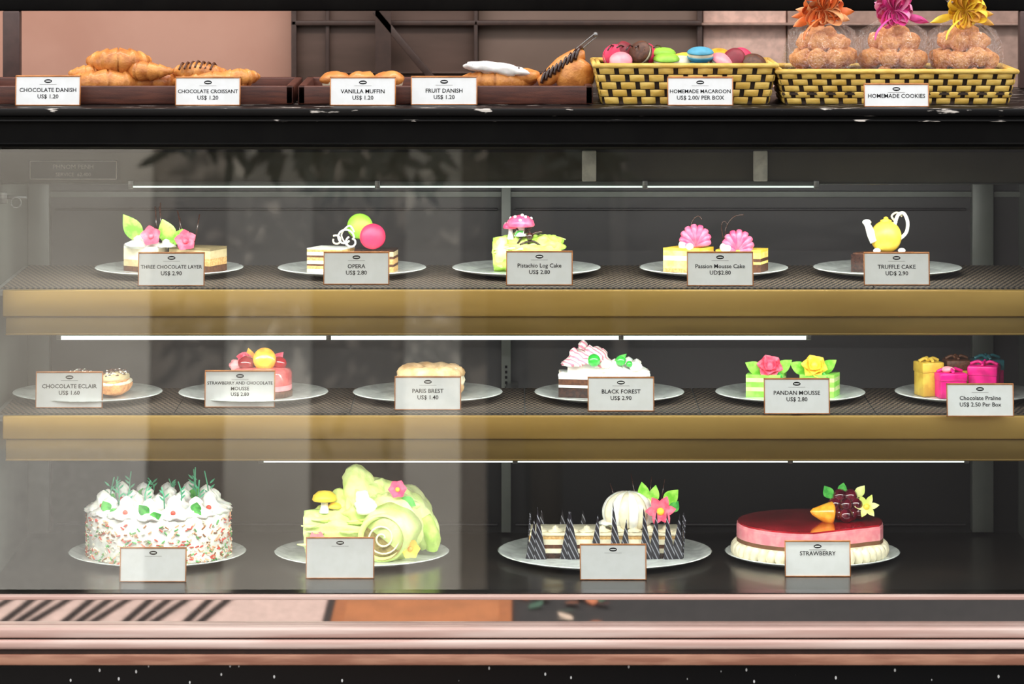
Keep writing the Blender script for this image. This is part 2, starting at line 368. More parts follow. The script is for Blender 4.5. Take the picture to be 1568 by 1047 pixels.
# ------------------------------------------------------------ plates
def plate(px,y,zs,R,flat=.72,name='dessert_plate',h=11):
    m=M(name,(X(px,y),y,zs+.0002),.001*(D+y)/D)
    m.lathe([(0,0),(R*.5,0),(R*.53,1.5),(R*flat,2.2),(R*.99,h-1.2),(R,h),(R*.985,h+.6),(R*(flat+.03),5),(R*flat,4.6),(0,4.6)],porc,n=64); m.done()
Y1=.256;Y2=.20;Y3=.27
for px in (259,539,806,1093,1359): plate(px,Y1,Z1,114)
for px in (134,388,655,933,1210): plate(px,Y2,Z2,115)
plate(1480,Y2,Z2,110)
plate(241,Y3,Z3,136,.86,'cake_plate',9); plate(554,Y3,Z3,134,.86,'cake_plate',9); plate(1244,Y3,Z3,134,.88,'cake_plate',9); plate(926,Y3,Z3,164,.86,'cake_plate',10)
def cake(name,px,shelf,dy=0):
    y={1:Y1,2:Y2,3:Y3}[shelf]; z={1:Z1,2:Z2,3:Z3}[shelf]
    k=.001*(D+y)/D
    return M(name,(X(px,y),y,z+.0002+4.8*k),k)
def slab(m,poly,layers,T=None):
    z=0
    for i,(h,mt) in enumerate(layers):
        m.prism(poly,z,z+h,mt,T=T); z+=h
def rect(x0,x1,y0,y1): return [(x0,y0),(x1,y0),(x1,y1),(x0,y1)]
m=cake('chocolate_layer_cake_slices',259,1)
mous1=mat('mousse_beige',(206,188,146),.45,col2=(190,170,128),scale=90)
slab(m,[(-70,4),(-20,-32),(-4,20),(-30,26)],[(8,brownc),(10,mous1),(17,cream),(4,white)])
slab(m,[(0,0),(66,-40),(88,6),(20,30)],[(11,brownc),(11,tan),(12,mous1),(4,mat('mousse_top',(140,124,90),.4))])
m.dollop((-46,-2,39),20,18,white); m.dollop((-24,-4,38),16,14,white); m.dollop((-4,-8,38),14,12,white)
m.leaf((-42,-6,44),(-69,-8,88),28,green,curl=.12,cup=.25); m.leaf((4,-8,40),(-10,-10,80),28,green,curl=-.1,cup=.25); m.leaf((8,-6,40),(22,-8,66),18,green,curl=.1,cup=.2)
m.flower((-26,-18,54),17,5,rosep,rosep); m.flower((27,-18,47),18,5,rosep,rosep)
for i,(x,t) in enumerate([(-18,-22),(-13,-14),(-8,-16),(24,12),(38,46),(14,16)]): m.tube([(x,4,38),(t,8,104-abs(i-1)*6)],1.0,dark,n=6,sub=1)
m.done()
m=cake('opera_cake_slices',539,1)
lay=[(5,cream),(5,tan),(3,brownc),(5,cream),(5,tan),(3,brownc),(5,cream),(4,tan)]
slab(m,[(-68,-18),(-14,-30),(4,8),(-48,24)],lay+[(2,white)]); slab(m,[(4,-12),(64,-22),(70,20),(10,30)],[(8,tan),(4,brownc),(8,tan),(4,brownc),(7,mous1),(3,dark)])
m.macaron((12,4,68),20,mgreen,cream,rx=80,rz=-12); m.macaron((32,-12,54),20,mpink,cream,rx=82,rz=14)
def spiral(m,c,r,mt,turns=1.6,th=1.8,ph=0,sg=1):
    m.tube([(c[0]+sg*r*(1-.45*t/12)*math.cos(ph+turns*2*math.pi*t/12),c[1]+t*.5,c[2]+r*(1-.45*t/12)*math.sin(ph+turns*2*math.pi*t/12)) for t in range(13)],th,mt,n=7,sub=3)
spiral(m,(-10,-14,52),14,white,turns=.9,th=1.5); spiral(m,(0,-20,46),9,white,ph=2,turns=.9,th=1.5); spiral(m,(-24,-12,48),8,cream,ph=1,sg=-1,turns=.9,th=1.5)
m.tube([(-8,-6,40),(-16,-6,56),(-4,-6,70),(4,-6,60)],1.4,white)
m.done()
m=cake('pistachio_log_cake',806,1)
def bark(u,g): return 1+.07*math.sin(9*g+u*7)+.05*math.sin(23*g)
def soft(u,g): return 1+.06*math.sin(3*g+u*11)+.04*math.sin(5*g-u*17)+.02*math.sin(9*g+u*23)
m.tube([(-50,4,25),(-20,2,26),(20,0,26),(52,0,24)],[24,26,26,24],pist2,n=48,sub=5,fn=bark)
m.sph((-8,0,42),(30,20,16),pist2,nz=.35,nf=.12,u=32,v=20); m.sph((32,0,40),(26,20,15),pist2,nz=.35,nf=.12,u=32,v=20); m.sph((-38,-8,30),(14,18,22),pist,nz=.3,nf=.12,u=24,v=16)
for i in range(26): 
    a=U(0,3.1); x=U(-46,48); m.tube([(x-10,4-27*math.cos(a),26+24*math.sin(a)),(x,4-28*math.cos(a),27+25*math.sin(a)),(x+U(8,14),4-26*math.cos(a+.1),26+24*math.sin(a+.1))],[.8,2.4,.8],pist,n=6,sub=3)
m.mushroom((-9,-14,55),22,16,pink,white,white); m.mushroom((-24,-12,50),12,18,pink,white,white)
for p in [[(-16,-16,38),(-6,-18,56),(6,-18,70)],[(-6,-18,56),(-14,-18,66),(-20,-18,64)],[(2,-18,40),(10,-18,58),(24,-18,62)],[(8,-18,54),(4,-18,64),(12,-18,72)],[(-10,-20,42),(8,-20,48),(22,-18,40)]]: m.tube(p,1.8,dark,n=6,sub=4)
m.sph((5,-22,55),6,dark,u=8,v=6);m.leaf((-18,-20,56),(-4,-22,64),8,dgreen)
m.done()
m=cake('passion_mousse_cake_slices',1093,1)
slab(m,[(-78,-14),(-24,-30),(0,4),(-52,24)],[(6,tan),(12,yel2),(7,cream),(8,yel2),(4,yel)])
slab(m,[(2,-16),(70,-26),(84,12),(14,30)],[(12,brownc),(4,yel2),(5,brownc),(9,yel2),(4,yel)])
m.shell((-28,-12,56),17,pink,ry=-6,mt2=pinkl); m.shell((35,-14,48),17,pink,ry=6,mt2=pinkl)
m.sph((-47,-16,41),8,white);m.sph((-38,-22,39),6,white);m.sph((15,-18,38),7,white);m.sph((20,-22,37),6,white)
m.tube([(-36,2,36),(-34,4,72),(-24,4,84),(-18,4,78)],.9,dark,n=6); m.tube([(22,2,32),(18,4,62),(30,4,82),(46,4,86)],.9,dark,n=6)
m.tube([(18,2,32),(12,4,66),(16,4,76),(22,4,70)],.9,dark,n=6)
m.done()
m=cake('truffle_teapot_cake',1359,1)
m.prism([(-57,-12),(-10,-30),(40,-16),(44,16),(-20,30)],0,27,dark); m.prism([(-54,-11),(-10,-28),(38,-14),(42,14),(-20,28)],27,29,brownc)
m.sph((-3,-6,53),(24,23,25),yel,u=28,v=18); m.lathe([(8,0),(9,2),(4,4),(3,7),(0,8)],yel,c=(-3,-6,76),n=16)
m.tube([(-20,-14,48),(-26,-14,58),(-31,-14,70),(-36,-14,78)],[9,7,5,4],white,n=12); m.sph((-33,-14,76),(7,6,4.5),white,u=12,v=8)
m.tube([(10,-8,70),(15,-8,86),(24,-8,89),(30,-8,76),(28,-8,60),(18,-8,50)],2.8,white,n=10); 
m.tube([(14,-4,74),(6,-4,84),(14,-4,90),(22,-4,84)],1.6,cream,n=8)
m.sph((-18,-20,33),(6,5,4),white,u=10,v=8);m.sph((20,-18,33),(6,5,4),white,u=10,v=8)
m.done()
# ======= shelf 2
m=cake('chocolate_eclairs',134,2)
for cx,rz in ((-12,8),(42,-12)):
    T=TR((cx,0,0),0,0,rz)
    m.sph((0,0,17),(23,46,17),golden2,T=T,nz=.12,nf=.08,u=24,v=16); m.sph((0,0,21),(24.5,47,6),cream,T=T,u=26); m.sph((0,0,28),(21,42,10),mous1,T=T,nz=.1,nf=.1,u=24)
    for i in range(80):
        a=U(0,6.28);r=math.sqrt(U(0,1)); x=17*r*math.cos(a);y=34*r*math.sin(a); z=28+9.5*math.sqrt(max(0,1-(r*.9)**2))
        m.box(-4,4,-1,1,-.7,.7,random.choice([dark,brownc,white,dark]),T=T@TR((x,y,z+1),U(-30,30),U(-30,30),U(0,180)))
m.done()
m=cake('strawberry_chocolate_mousse',388,2)
m.lathe([(0,0),(46,0),(46,9),(44,10)],brownc,c=(14,0,0),n=48); m.lathe([(44,9),(45,12),(45,34),(42,40),(34,43),(0,44)],pinkm,c=(14,0,0),n=48); m.lathe([(45.3,18),(45.3,36),(42.5,41),(34,44),(0,45)],mat('rosy_glaze',(215,110,108),.2,col2=(190,80,82),coat=.6,scale=60),c=(14,0,0),n=48)
m.macaron((18,-14,57),18,orange,yel,rx=76); m.sph((-10,-10,50),(13,12,11),red,nz=.1); m.sph((-24,0,46),(12,9,9),pinkm,nz=.3,nf=.2); m.sph((40,-6,50),(12,10,10),red,nz=.1); m.leaf((28,4,48),(46,4,66),14,rosep,curl=.1); m.leaf((-2,4,48),(-8,4,72),14,orange)
m.rose((-14,2,56),11,rosep)
m.done()
m=cake('paris_brest',655,2)
pb=mat('choux_crust',(222,188,142),.6,col2=(195,150,100),scale=60,bump=.4)
def ring(m,R,r,z,mt,ribs=0,n=60,fl=1,c=(4,0)):
    m.tube([(c[0]+R*math.cos(2*math.pi*i/n),c[1]+R*math.sin(2*math.pi*i/n),z) for i in range(n+1)],r,mt,n=16,sub=1,fl=fl,fn=(lambda u,g:1+.1*math.cos(u*2*math.pi*ribs+g*2)) if ribs else None)
ring(m,35,17,13,pb,fl=.75); ring(m,36,16,24,cream,ribs=18,fl=.8); ring(m,34,18,35,pb,ribs=9,fl=.65)
for i in range(14):
    a=i*2*math.pi/14; m.sph((4+36*math.cos(a),36*math.sin(a),42),(10,7,3.5),white if i%3 else cream,T=None,u=12,v=8,nz=.2)
m.done()
m=cake('black_forest_cake_slice',933,2)
slab(m,[(-78,-22),(0,-38),(62,-20),(62,20),(-70,30)],[(15,dark),(4,white),(9,brownc),(4,white)])
m.box(-77,62,-22,30,32,36,white,bev=1.5)
for i in range(12): m.sph((-72+i*11,-27+abs(i-6)*1.5,33),(7,6,5),white,u=12,v=8,nz=.2)
m.prism([(-64,-8),(-4,-12),(0,26),(-62,26)],34,50,white)
stripe=mat('pink_striped_cream',(250,245,240),.4,col2=(242,140,165),kind='wave',scale=55,lo=.55,hi=.8)
for p in [(-54,-2,46),(-30,-4,50),(-10,2,44),(-40,14,56)]: m.dollop(p,17,28,stripe)
m.sph((-45,0,56),(16,14,14),stripe,nz=.2); m.sph((-22,0,62),(18,14,12),stripe,nz=.2)
for p in [(20,-4,34),(42,4,34),(8,-12,36),(30,12,36)]: m.dollop(p,17,22,white)
m.sph((-24,-18,56),10,mat('green_cherry',(60,190,70),.15,coat=.7),u=16); m.sph((17,-16,55),8,MC['green_cherry'],u=16); m.leaf((6,-16,48),(26,-20,66),12,dgreen); m.sph((30,-18,50),5,MC['green_cherry'])
m.sph((-5,-16,50),(9,8,7),white); m.sph((40,-14,46),(10,8,8),white)
m.done()
m=cake('pandan_mousse_slices',1209,2)
for x0 in (-68,14):
    slab(m,[(x0,-18),(x0+52,-26),(x0+64,14),(x0+8,22)],[(9,pandan),(6,mat('pale_pandan',(215,235,160),.5)),(8,pandan),(6,MC['pale_pandan']),(5,pandan)])
for cx,mt in ((-31,rosep),(37,yel)):
    m.leaf((cx-6,-6,34),(cx-38,-10,52),20,green,curl=.1,cup=.2); m.leaf((cx+6,-6,34),(cx+34,-10,56),20,green,curl=.1,cup=.2); m.leaf((cx,-12,34),(cx+20,-26,30),16,dgreen)
    m.rose((cx,-10,44),18,mt,face=(0,-.8,.5)); m.sph((cx+2,-6,34),(12,10,5),white)
m.done()
m=cake('chocolate_praline_boxes',1480,2)
mag=mat('magenta_foil',(225,20,128),.35,col2=(195,10,108),scale=60); yfoil=mat('yellow_foil',(218,186,76),.4,col2=(196,158,58),scale=60); tealf=mat('teal_foil',(40,100,110),.3,coat=.4)
def gift(c,w,h,body,topm,rz):
    T=TR(c,0,0,rz)
    m.box(-w/2,w/2,-w/2,w/2,0,h,body,bev=2,T=T); m.box(-w/2-1,w/2+1,-w/2-1,w/2+1,h*.72,h+2,topm,bev=2,T=T)
    for a in (0,90): m.tube([(-w*.48,0,h+3),(-w*.2,0,h+7),(0,0,h+3),(w*.2,0,h+7),(w*.48,0,h+3)],2.5,topm,n=8,T=T@TR((0,0,0),0,0,a))
gift((-58,0,0),34,50,yfoil,yfoil,20); gift((-28,-18,0),42,36,mag,mag,12); gift((26,-8,0),44,46,mag,mag,-14); gift((36,36,0),42,50,mag,tealf,8); gift((-12,30,0),36,50,yfoil,brownc,5)
m.sph((-30,-22,42),(10,8,5),pinkm,nz=.3); m.done()
# ======= deck cakes
m=cake('whipped_cream_fruit_cake',243,3)
m.lathe([(0,0),(109,0),(110,4),(109,64),(104,70),(0,71)],white,n=64)
spk=[mat('sprinkle_'+n,c,.5) for n,c in (('red',(225,80,65)),('green',(100,180,100)),('peach',(245,180,140)),('cream',(250,242,220)),('brown',(160,100,60)))]
for i in range(1100):
    a=U(0,2*math.pi); z=min(64,U(0,1)**1.7*62+1); x=110.5*math.cos(a);y=110.5*math.sin(a)
    m.box(-3.2,3.2,-.8,.8,-.8,.8,random.choice(spk+[spk[3]]),T=TR((x,y,z),U(-50,50),U(-50,50),math.degrees(a)+90+U(-30,30)))
for i in range(14):
    a=2*math.pi*i/14+.15; m.dollop((84*math.cos(a),84*math.sin(a),66),25,31+U(-2,5),white,ribs=7)
for i in range(7):
    a=2*math.pi*i/7+.3; m.dollop((40*math.cos(a),40*math.sin(a),69),22,28,white)
tealg=mat('pine_green',(40,135,98),.5,col2=(75,165,125))
for i in range(14):
    a=2*math.pi*i/14+.15; x=84*math.cos(a);y=84*math.sin(a)
    if i%2==0:
        m.leaf((x,y-16,74),(x+U(-18,18),y-26,92),17,dgreen); m.leaf((x,y-20,70),(x+U(8,24),y-28,78),15,dgreen)
    else: m.sph((x,y-22,78),(4,4,4),spk[0],u=10,v=8)
for i in range(14):
    a=2*math.pi*i/14;r=U(55,92);x=r*math.cos(a);y=r*math.sin(a);h=U(104,130)
    m.tube([(x,y,78),(x+U(-3,3),y,(78+h)/2),(x+U(-8,8),y,h)],1.0,tealg,n=5,sub=3)
    for k in range(3):
        zz=90+k*(h-92)/4; sd=random.choice((-8,8)); m.leaf((x,y,zz),(x+sd,y-2,zz+8),3,tealg,nt=3)
m.done()
m=cake('green_cream_log_cake',554,3)
m.tube([(-86,-10,34),(-40,-12,36),(10,-14,36)],[31,34,32],pist,n=56,sub=8,fn=bark)
for i in range(14):
    x=U(-84,0); zz=U(15,60); yy=-14-34*math.sqrt(max(.05,1-((zz-36)/34)**2))
    m.tube([(x-14,yy,zz),(x,yy-2,zz+U(-2,2)),(x+14,yy,zz+U(-3,3))],[1,3,1],pist2 if i%3==0 else pist,n=6,sub=4)
m.tube([(58,60,48),(56,20,50),(46,-38,46)],[46,50,46],pist,n=56,sub=8,fn=soft)
m.tube([(46,-38,40),(38,-74,36)],[46,33],pist,n=56,sub=1,fn=soft)
m.tube([(34+33*math.cos(t*.35),-73,36+33*math.sin(t*.35)) for t in range(19)],4.5,pist,n=10,sub=2)
m.lathe([(0,0),(30,0),(32,2),(33,6)],mat('sponge_roll',(158,142,84),.7,col2=(134,116,64),scale=200),T=TR((34,-73,36),90,0,-8),n=40)
m.tube([(34+(3+24*t/26)*math.cos(t*.5),-76.5,36+(3+24*t/26)*math.sin(t*.5)) for t in range(27)],1.5,cream,n=6,sub=2)
m.tube([(0,0,96),(46,0,80),(84,-4,50),(106,-4,14)],[22,28,28,16],pist,n=64,sub=10,fn=soft)
m.tube([(96,-22,60),(108,-22,30),(108,-18,8)],[10,13,8],pist2,n=32,sub=6,fn=soft)
m.tube([(6,0,52),(-2,0,92),(-12,0,122),(-18,0,133)],[36,30,19,7],pist,n=64,sub=10,fn=soft)
m.tube([(26,-4,60),(30,-4,94),(24,-4,114)],[24,19,7],pist,n=56,sub=10,fn=soft)
m.tube([(58,-8,60),(60,-8,84),(54,-8,98)],[24,18,6],pist,n=56,sub=10,fn=soft)
m.tube([(-24,-8,52),(-34,-8,84),(-30,-8,100)],[22,15,5],pist,n=48,sub=10,fn=soft)
m.sph((20,-6,66),(56,30,30),pist,nz=.3,nf=.06,u=56,v=36)
for c,r in [((-60,-6,56),(24,22,16)),((66,-26,76),(22,14,16)),((-6,-24,66),(24,18,20)),((36,-22,78),(20,14,18))]: m.sph(c,r,pist,nz=.45,nf=.09,u=36,v=24)
for i in range(7):
    x=-20+i*13; zt=104-abs(x+5)*.5+U(-8,4)
    m.tube([(x,-22,zt),(x+U(-2,8),-31,zt-14),(x+U(0,14),-35,zt-30)],[2,U(4,7),2],pist,n=12,sub=6,fl=.4)
m.mushroom((-56,-22,66),19,20,yel,white); m.mushroom((-40,-20,60),11,14,yel,white)
m.flower((56,-42,104),15,6,pink,yel); m.flower((76,-62,18),16,6,yel,orange,face=(0,-1,.1)); m.flower((-66,-50,28),15,6,pinkm,pink); m.leaf((62,-42,92),(84,-44,80),16,dgreen)
m.sph((8,-44,80),(17,8,13),white,nz=.5,nf=.1);m.sph((2,-42,94),(10,8,10),white,nz=.4,nf=.1)
m.done()
m=cake('chocolate_shard_gateau',926,3)
slab(m,rect(-116,114,-44,44),[(8,dark),(7,cream),(6,brownc),(8,cream),(4,tan)])
m.box(-115,113,-43,43,33,38,cream,bev=2)
shm=mat('striped_chocolate',(34,31,38),.25,col2=(140,140,150),kind='wave',scale=90,lo=.82,hi=.97,stretch=(1,1,.55))
def shard(x,y,w,h,lean=0,rz=0):
    T=TR((x,y,0),4,lean,rz)
    vs=[(-w/2,-1,0),(w/2,-1,0),(w*.16,-1,h*.66),(-w*.02,-1,h),(-w*.2,-1,h*.58),(-w/2,1,0),(w/2,1,0),(w*.16,1,h*.66),(-w*.02,1,h),(-w*.2,1,h*.58)]
    m.add(vs,[[0,1,2,3,4],[9,8,7,6,5]]+[[i,(i+1)%5,(i+1)%5+5,i+5] for i in range(5)],shm,False,T=T)
for i,x in enumerate([-112,-99,-60,-49,-16,16,28,62,73,97,108]): shard(x,-48-(i%2)*3,19,62+(i%3)*7+(12 if i%2 else 0),lean=-3 if i%2 else 4)
for i in range(7): shard(-96+i*32,46,24,60)
for s in (-1,1):
    for k in range(3): shard(s*118,-28+k*28,24,58,rz=90)
for i in range(9): m.dollop((-100+i*24,-28,38),11,10,cream)
# rounded ribbed cream puff (segments meeting at the crown)
PC=Vector((36,-6,64))
for k in range(14):
    g=2*math.pi*k/14
    pts=[PC+Vector((32*math.cos(e)*math.cos(g),26*math.cos(e)*math.sin(g),29*math.sin(e))) for e in (-.75,-.3,.15,.6,1.05,1.5)]
    m.tube(pts,[6,8,8.5,8,6,3],white if k%2 else cream,n=12,sub=5)
m.sph(PC,(31,25,28),white,u=26,v=18); m.dollop((8,-8,46),15,20,white); m.dollop((64,-6,50),14,20,white)
m.flower((84,-28,68),25,6,rosep,yel,w=.6,sharp=1.1,cup=.5)
m.leaf((62,-10,80),(56,-12,112),18,green,curl=.1); m.leaf((72,-10,76),(78,-8,106),17,green); m.leaf((90,-10,76),(112,-12,100),22,green,curl=.1); m.leaf((100,-10,64),(112,-12,82),16,dgreen)
for x,t,h in ((50,40,122),(66,72,118),(84,92,114),(20,8,108)): m.tube([(x,-2,70),(t,0,h)],[1.6,.5],dark,n=6,sub=1)
m.done()
m=cake('glazed_strawberry_mousse_cake',1240,3)
R=112
pa=(R*math.cos(math.radians(-92)),R*math.sin(math.radians(-92))); pb2=(R*math.cos(math.radians(-22)),R*math.sin(math.radians(-22)))
out=[]
for i in range(80):
    d=-22+360*i/80
    if d%360>=268 and d%360<=338: continue
    out.append((R*math.cos(math.radians(d)),R*math.sin(math.radians(d))))
out.append(pa); out.append(pb2)
def sc_(p,q): return [(x*q,y*q) for x,y in p]
ptsd=sorted(set(out),key=lambda p:math.atan2(p[1],p[0]))
slab(m,ptsd,[(5,cream),(9,mat('sponge_brown',(130,88,60),.8)),(7,cream),(6,MC['sponge_brown'])])
m.prism(sc_(ptsd,1.0),27,44,pinkm); m.prism(sc_(ptsd,.995),44,48,pinkm); m.prism(sc_(ptsd,.985),48,50.5,red)
for i in range(46):
    d=2*math.pi*i/46; m.sph((113*math.cos(d),113*math.sin(d),9),(8.5,8.5,12),cream,u=12,v=8)
for i in range(14):
    q=i/13; m.sph((pa[0]*(1-q)+pb2[0]*q,pa[1]*(1-q)+pb2[1]*q-4,9),(7,6,11),cream,u=12,v=8)
for p in [(46,-8,62),(62,-8,62),(54,-10,76),(38,-4,76),(70,-4,76),(46,2,88),(62,0,88),(54,-22,62),(30,0,63),(76,0,63)]: m.sph(p,11,grape,u=16,v=12)
m.lathe([(0,0),(16,2),(19,6),(12,20),(5,34),(0,38)],orange,T=TR((36,-10,62),10,-82,0),n=24)
m.leaf((34,0,84),(22,-4,104),17,dgreen); m.leaf((48,4,90),(52,2,108),14,dgreen)
pf=mat('pale_petals',(235,235,170),.4,col2=(210,225,120))
m.flower((86,-6,72),20,6,pf,yel,w=.5,sharp=1.0,cup=.4); m.leaf((70,0,86),(84,0,104),15,pf)
m.done()
# ======= TOP COUNTER
woodt=mat('dark_walnut_tray',(100,54,40),.45,col2=(68,35,28),scale=18,lo=.35,hi=.65,stretch=(1,6,10),bump=.2)
def tray(px0,px1):
    y=.065; x0=X(px0,y);x1=X(px1,y); m=M('wooden_tray',((x0+x1)/2,0,ZT+.0002)); w=(x1-x0)/2; h=.0285
    m.box(-w,w,y,y+.012,0,h,woodt,bev=.002); m.box(-w,w,.32,.332,0,h,woodt,bev=.002); m.box(-w,-w+.012,y,.332,0,h,woodt,bev=.002); m.box(w-.012,w,y,.332,0,h,woodt,bev=.002); m.box(-w+.002,w-.002,y+.002,.33,0,.008,woodt); m.done()
tray(-60,449); tray(456,908)
def topi(name,px,y=.15): return M(name,(X(px,y),y,ZT+.0084),.001*(D+y)/D)
m=topi('croissants',185)
m.croissant((-20,0,20),125,25,golden,rz=10); m.croissant((30,30,20),120,24,golden,rz=-20); m.croissant((-5,14,52),92,25,golden,rz=4,bend=1.1); m.croissant((30,6,38),90,18,golden,rz=-28); m.croissant((-48,20,34),60,16,golden,rz=30)
m.done()
m=topi('chocolate_croissants',325)
m.croissant((0,0,20),120,22,golden,rz=5); m.croissant((-25,8,36),84,18,golden,rz=-14); m.croissant((40,10,28),70,16,golden,rz=18)
for i in range(7): m.tube([(-50+i*8,-8,44-abs(i-3)),(-46+i*8,6,53-abs(i-3)),(-42+i*8,18,46-abs(i-3))],1.8,brownc,n=6,sub=3)
m.done()
m=topi('vanilla_muffins',545)
for x in (-32,10,52): 
    m.lathe([(0,0),(15,0),(20,24)],cream,c=(x,0,0),n=24,fn=lambda a,z:1+.04*math.cos(20*a)); m.sph((x,0,26),(23,22,12),golden,nz=.2,nf=.08)
m.done()
m=topi('sugar_dusted_danish',770)
m.croissant((-12,0,22),124,22,golden,rz=0,bend=.5); m.sph((-14,-2,40),(52,20,10),white,T=TR((0,0,0),0,7,0),nz=.25,nf=.09,u=36,v=18); m.sph((34,6,30),(24,18,12),golden,nz=.15,nf=.08)
for i in range(14): m.sph((U(-50,30),-14,U(42,48)),1.3,brownc,u=6,v=4)
m.done()
m=topi('chocolate_striped_pastry',866)
m.tube([(-42,0,20),(-28,0,26),(-4,2,46),(18,4,60),(30,4,62)],[7,12,15,13,6],golden,n=16); m.sph((14,4,30),(30,26,30),golden,nz=.12,nf=.06,u=26,v=18)
for i in range(9):
    q=i/8; x=-34+q*52;z=24+q*36; m.tube([(x-3,-13,z-4),(x,-12,z+8),(x+5,0,z+15),(x+8,10,z+11)],2.6,dark,n=6,sub=3)
m.done()
m=topi('pastry_tongs',858,.2)
m.tube([(-30,0,12),(0,0,48),(52,4,92)],[2.5,2,2],steel,n=8,fl=.5); m.tube([(-24,6,8),(6,6,44),(56,8,88)],[2.5,2,2],steel,n=8,fl=.5); m.sph((54,6,91),(4,5,4),steel); m.done()
by=mat('basket_yellow',(238,200,104),.45,col2=(220,175,76),scale=50,stretch=(1,1,3)); bd=mat('basket_brown',(58,38,20),.6,col2=(40,24,12),scale=50)
def basket(px0,px1,pyt,y0,y1,fill):
    x0=X(px0,y0);x1=X(px1,y0); cx=(x0+x1)/2; h=(Z(pyt,y0)-ZT); w=(x1-x0)/2; d=(y1-y0)/2
    m=M('woven_basket',(cx,(y0+y1)/2,ZT+.0003))
    tp=.012
    def side(A,B,nx,ny):
        A=Vector(A);B=Vector(B);n=Vector((nx,ny,0)); L=(B-A).length; d_=(B-A).normalized()
        cell=.0275; nc=max(2,round(L/cell)); cl=L/nc; rows=5; rh=(h-.004)/rows
        def P(u,z,o): 
            fx=1+ (2*tp/L)*(z/h)
            return A+d_*((u-L/2)*fx+L/2)+n*(o+tp*z/h)+Vector((0,0,z))
        m.add([P(0,0,-.002),P(L,0,-.002),P(L,h,-.002),P(0,h,-.002)],[[0,1,2,3]],bd,False)
        for r in range(rows):
            for c in range(nc+1):
                u0=(c-(.5 if r%2 else 0))*cl+cl*.12; u1=u0+cl*.76
                u0=max(0,u0);u1=min(L,u1)
                if u1-u0<.004: continue
                vs=[];fs=[]
                for i in range(6):
                    t=i/5; o=.003*math.sin(math.pi*t)+.0003
                    for z,oo in ((r*rh+rh*.05,-.001),(r*rh+rh*.22,0.0004),(r*rh+rh*.78,.0004),(r*rh+rh*.95,-.001)): vs.append(P(u0+(u1-u0)*t,z,o+oo))
                for i in range(5):
                    for j in range(3): fs.append([i*4+j,i*4+j+1,(i+1)*4+j+1,(i+1)*4+j])
                m.add(vs,fs,by,True)
        for zz,o in ((h-.002,.002),(h-.002,-.005)):
            m.tube([P(-.002,zz,o),P(L+.002,zz,o)],.0038,by,n=8,sub=1)
    a=w-tp;b=d-tp
    side((-a,-b,0),(a,-b,0),0,-1); side((a,b,0),(-a,b,0),0,1); side((-a,b,0),(-a,-b,0),-1,0); side((a,-b,0),(a,b,0),1,0)
    m.box(-a,a,-b,b,0,.004,bd); m.box(-w+.006,w-.006,-d+.006,d-.006,h*fill-.004,h*fill,bd)
    m.done(); return h*fill
h1=basket(912,1188,99,.06,.25,.62)
h2=basket(1192,1556,108,.06,.25,.35)
m=M('assorted_macarons',(X(1050,.13),.13,ZT+h1+.0005),.00102)
for x,y,z,r,c,rx,rz in [(-108,0,22,20,mpink,70,20),(-92,10,28,19,maroon,60,50),(-70,-4,28,20,brownc,64,-40),(-100,-20,16,18,pinkm,40,0),(-56,14,24,19,mpink,70,60),(-30,-6,16,21,mgreen,12,0),(-34,18,24,20,mgreen,10,0),(22,-10,26,21,teal,8,0),(20,-10,4,21,teal,4,0),(-8,4,12,20,cream,10,0),(56,-4,14,20,pinkm,30,40),(74,0,18,19,maroon,60,-30),(86,8,18,19,mpink,64,20),(104,-8,12,19,brownc,40,10),(52,20,20,20,orange,30,0),(-80,24,16,20,brownc,10,0),(96,26,14,20,mgreen,10,0),(0,28,16,20,yel,5,0)]:
    m.macaron((x,y,z+9),r,c,cream if c is not cream else brownc,rx=rx,rz=rz,th=.9)
for i in range(6): m.tube([(-120+i*14,-18,42+4*(i%2)),(-114+i*14,-8,49),(-108+i*14,2,46)],1.3,dark,n=5,sub=2)
m.done()
cello=glassmat('cellophane',(.99,.99,.99,1),.10,.05,bump=.8,bscale=50)
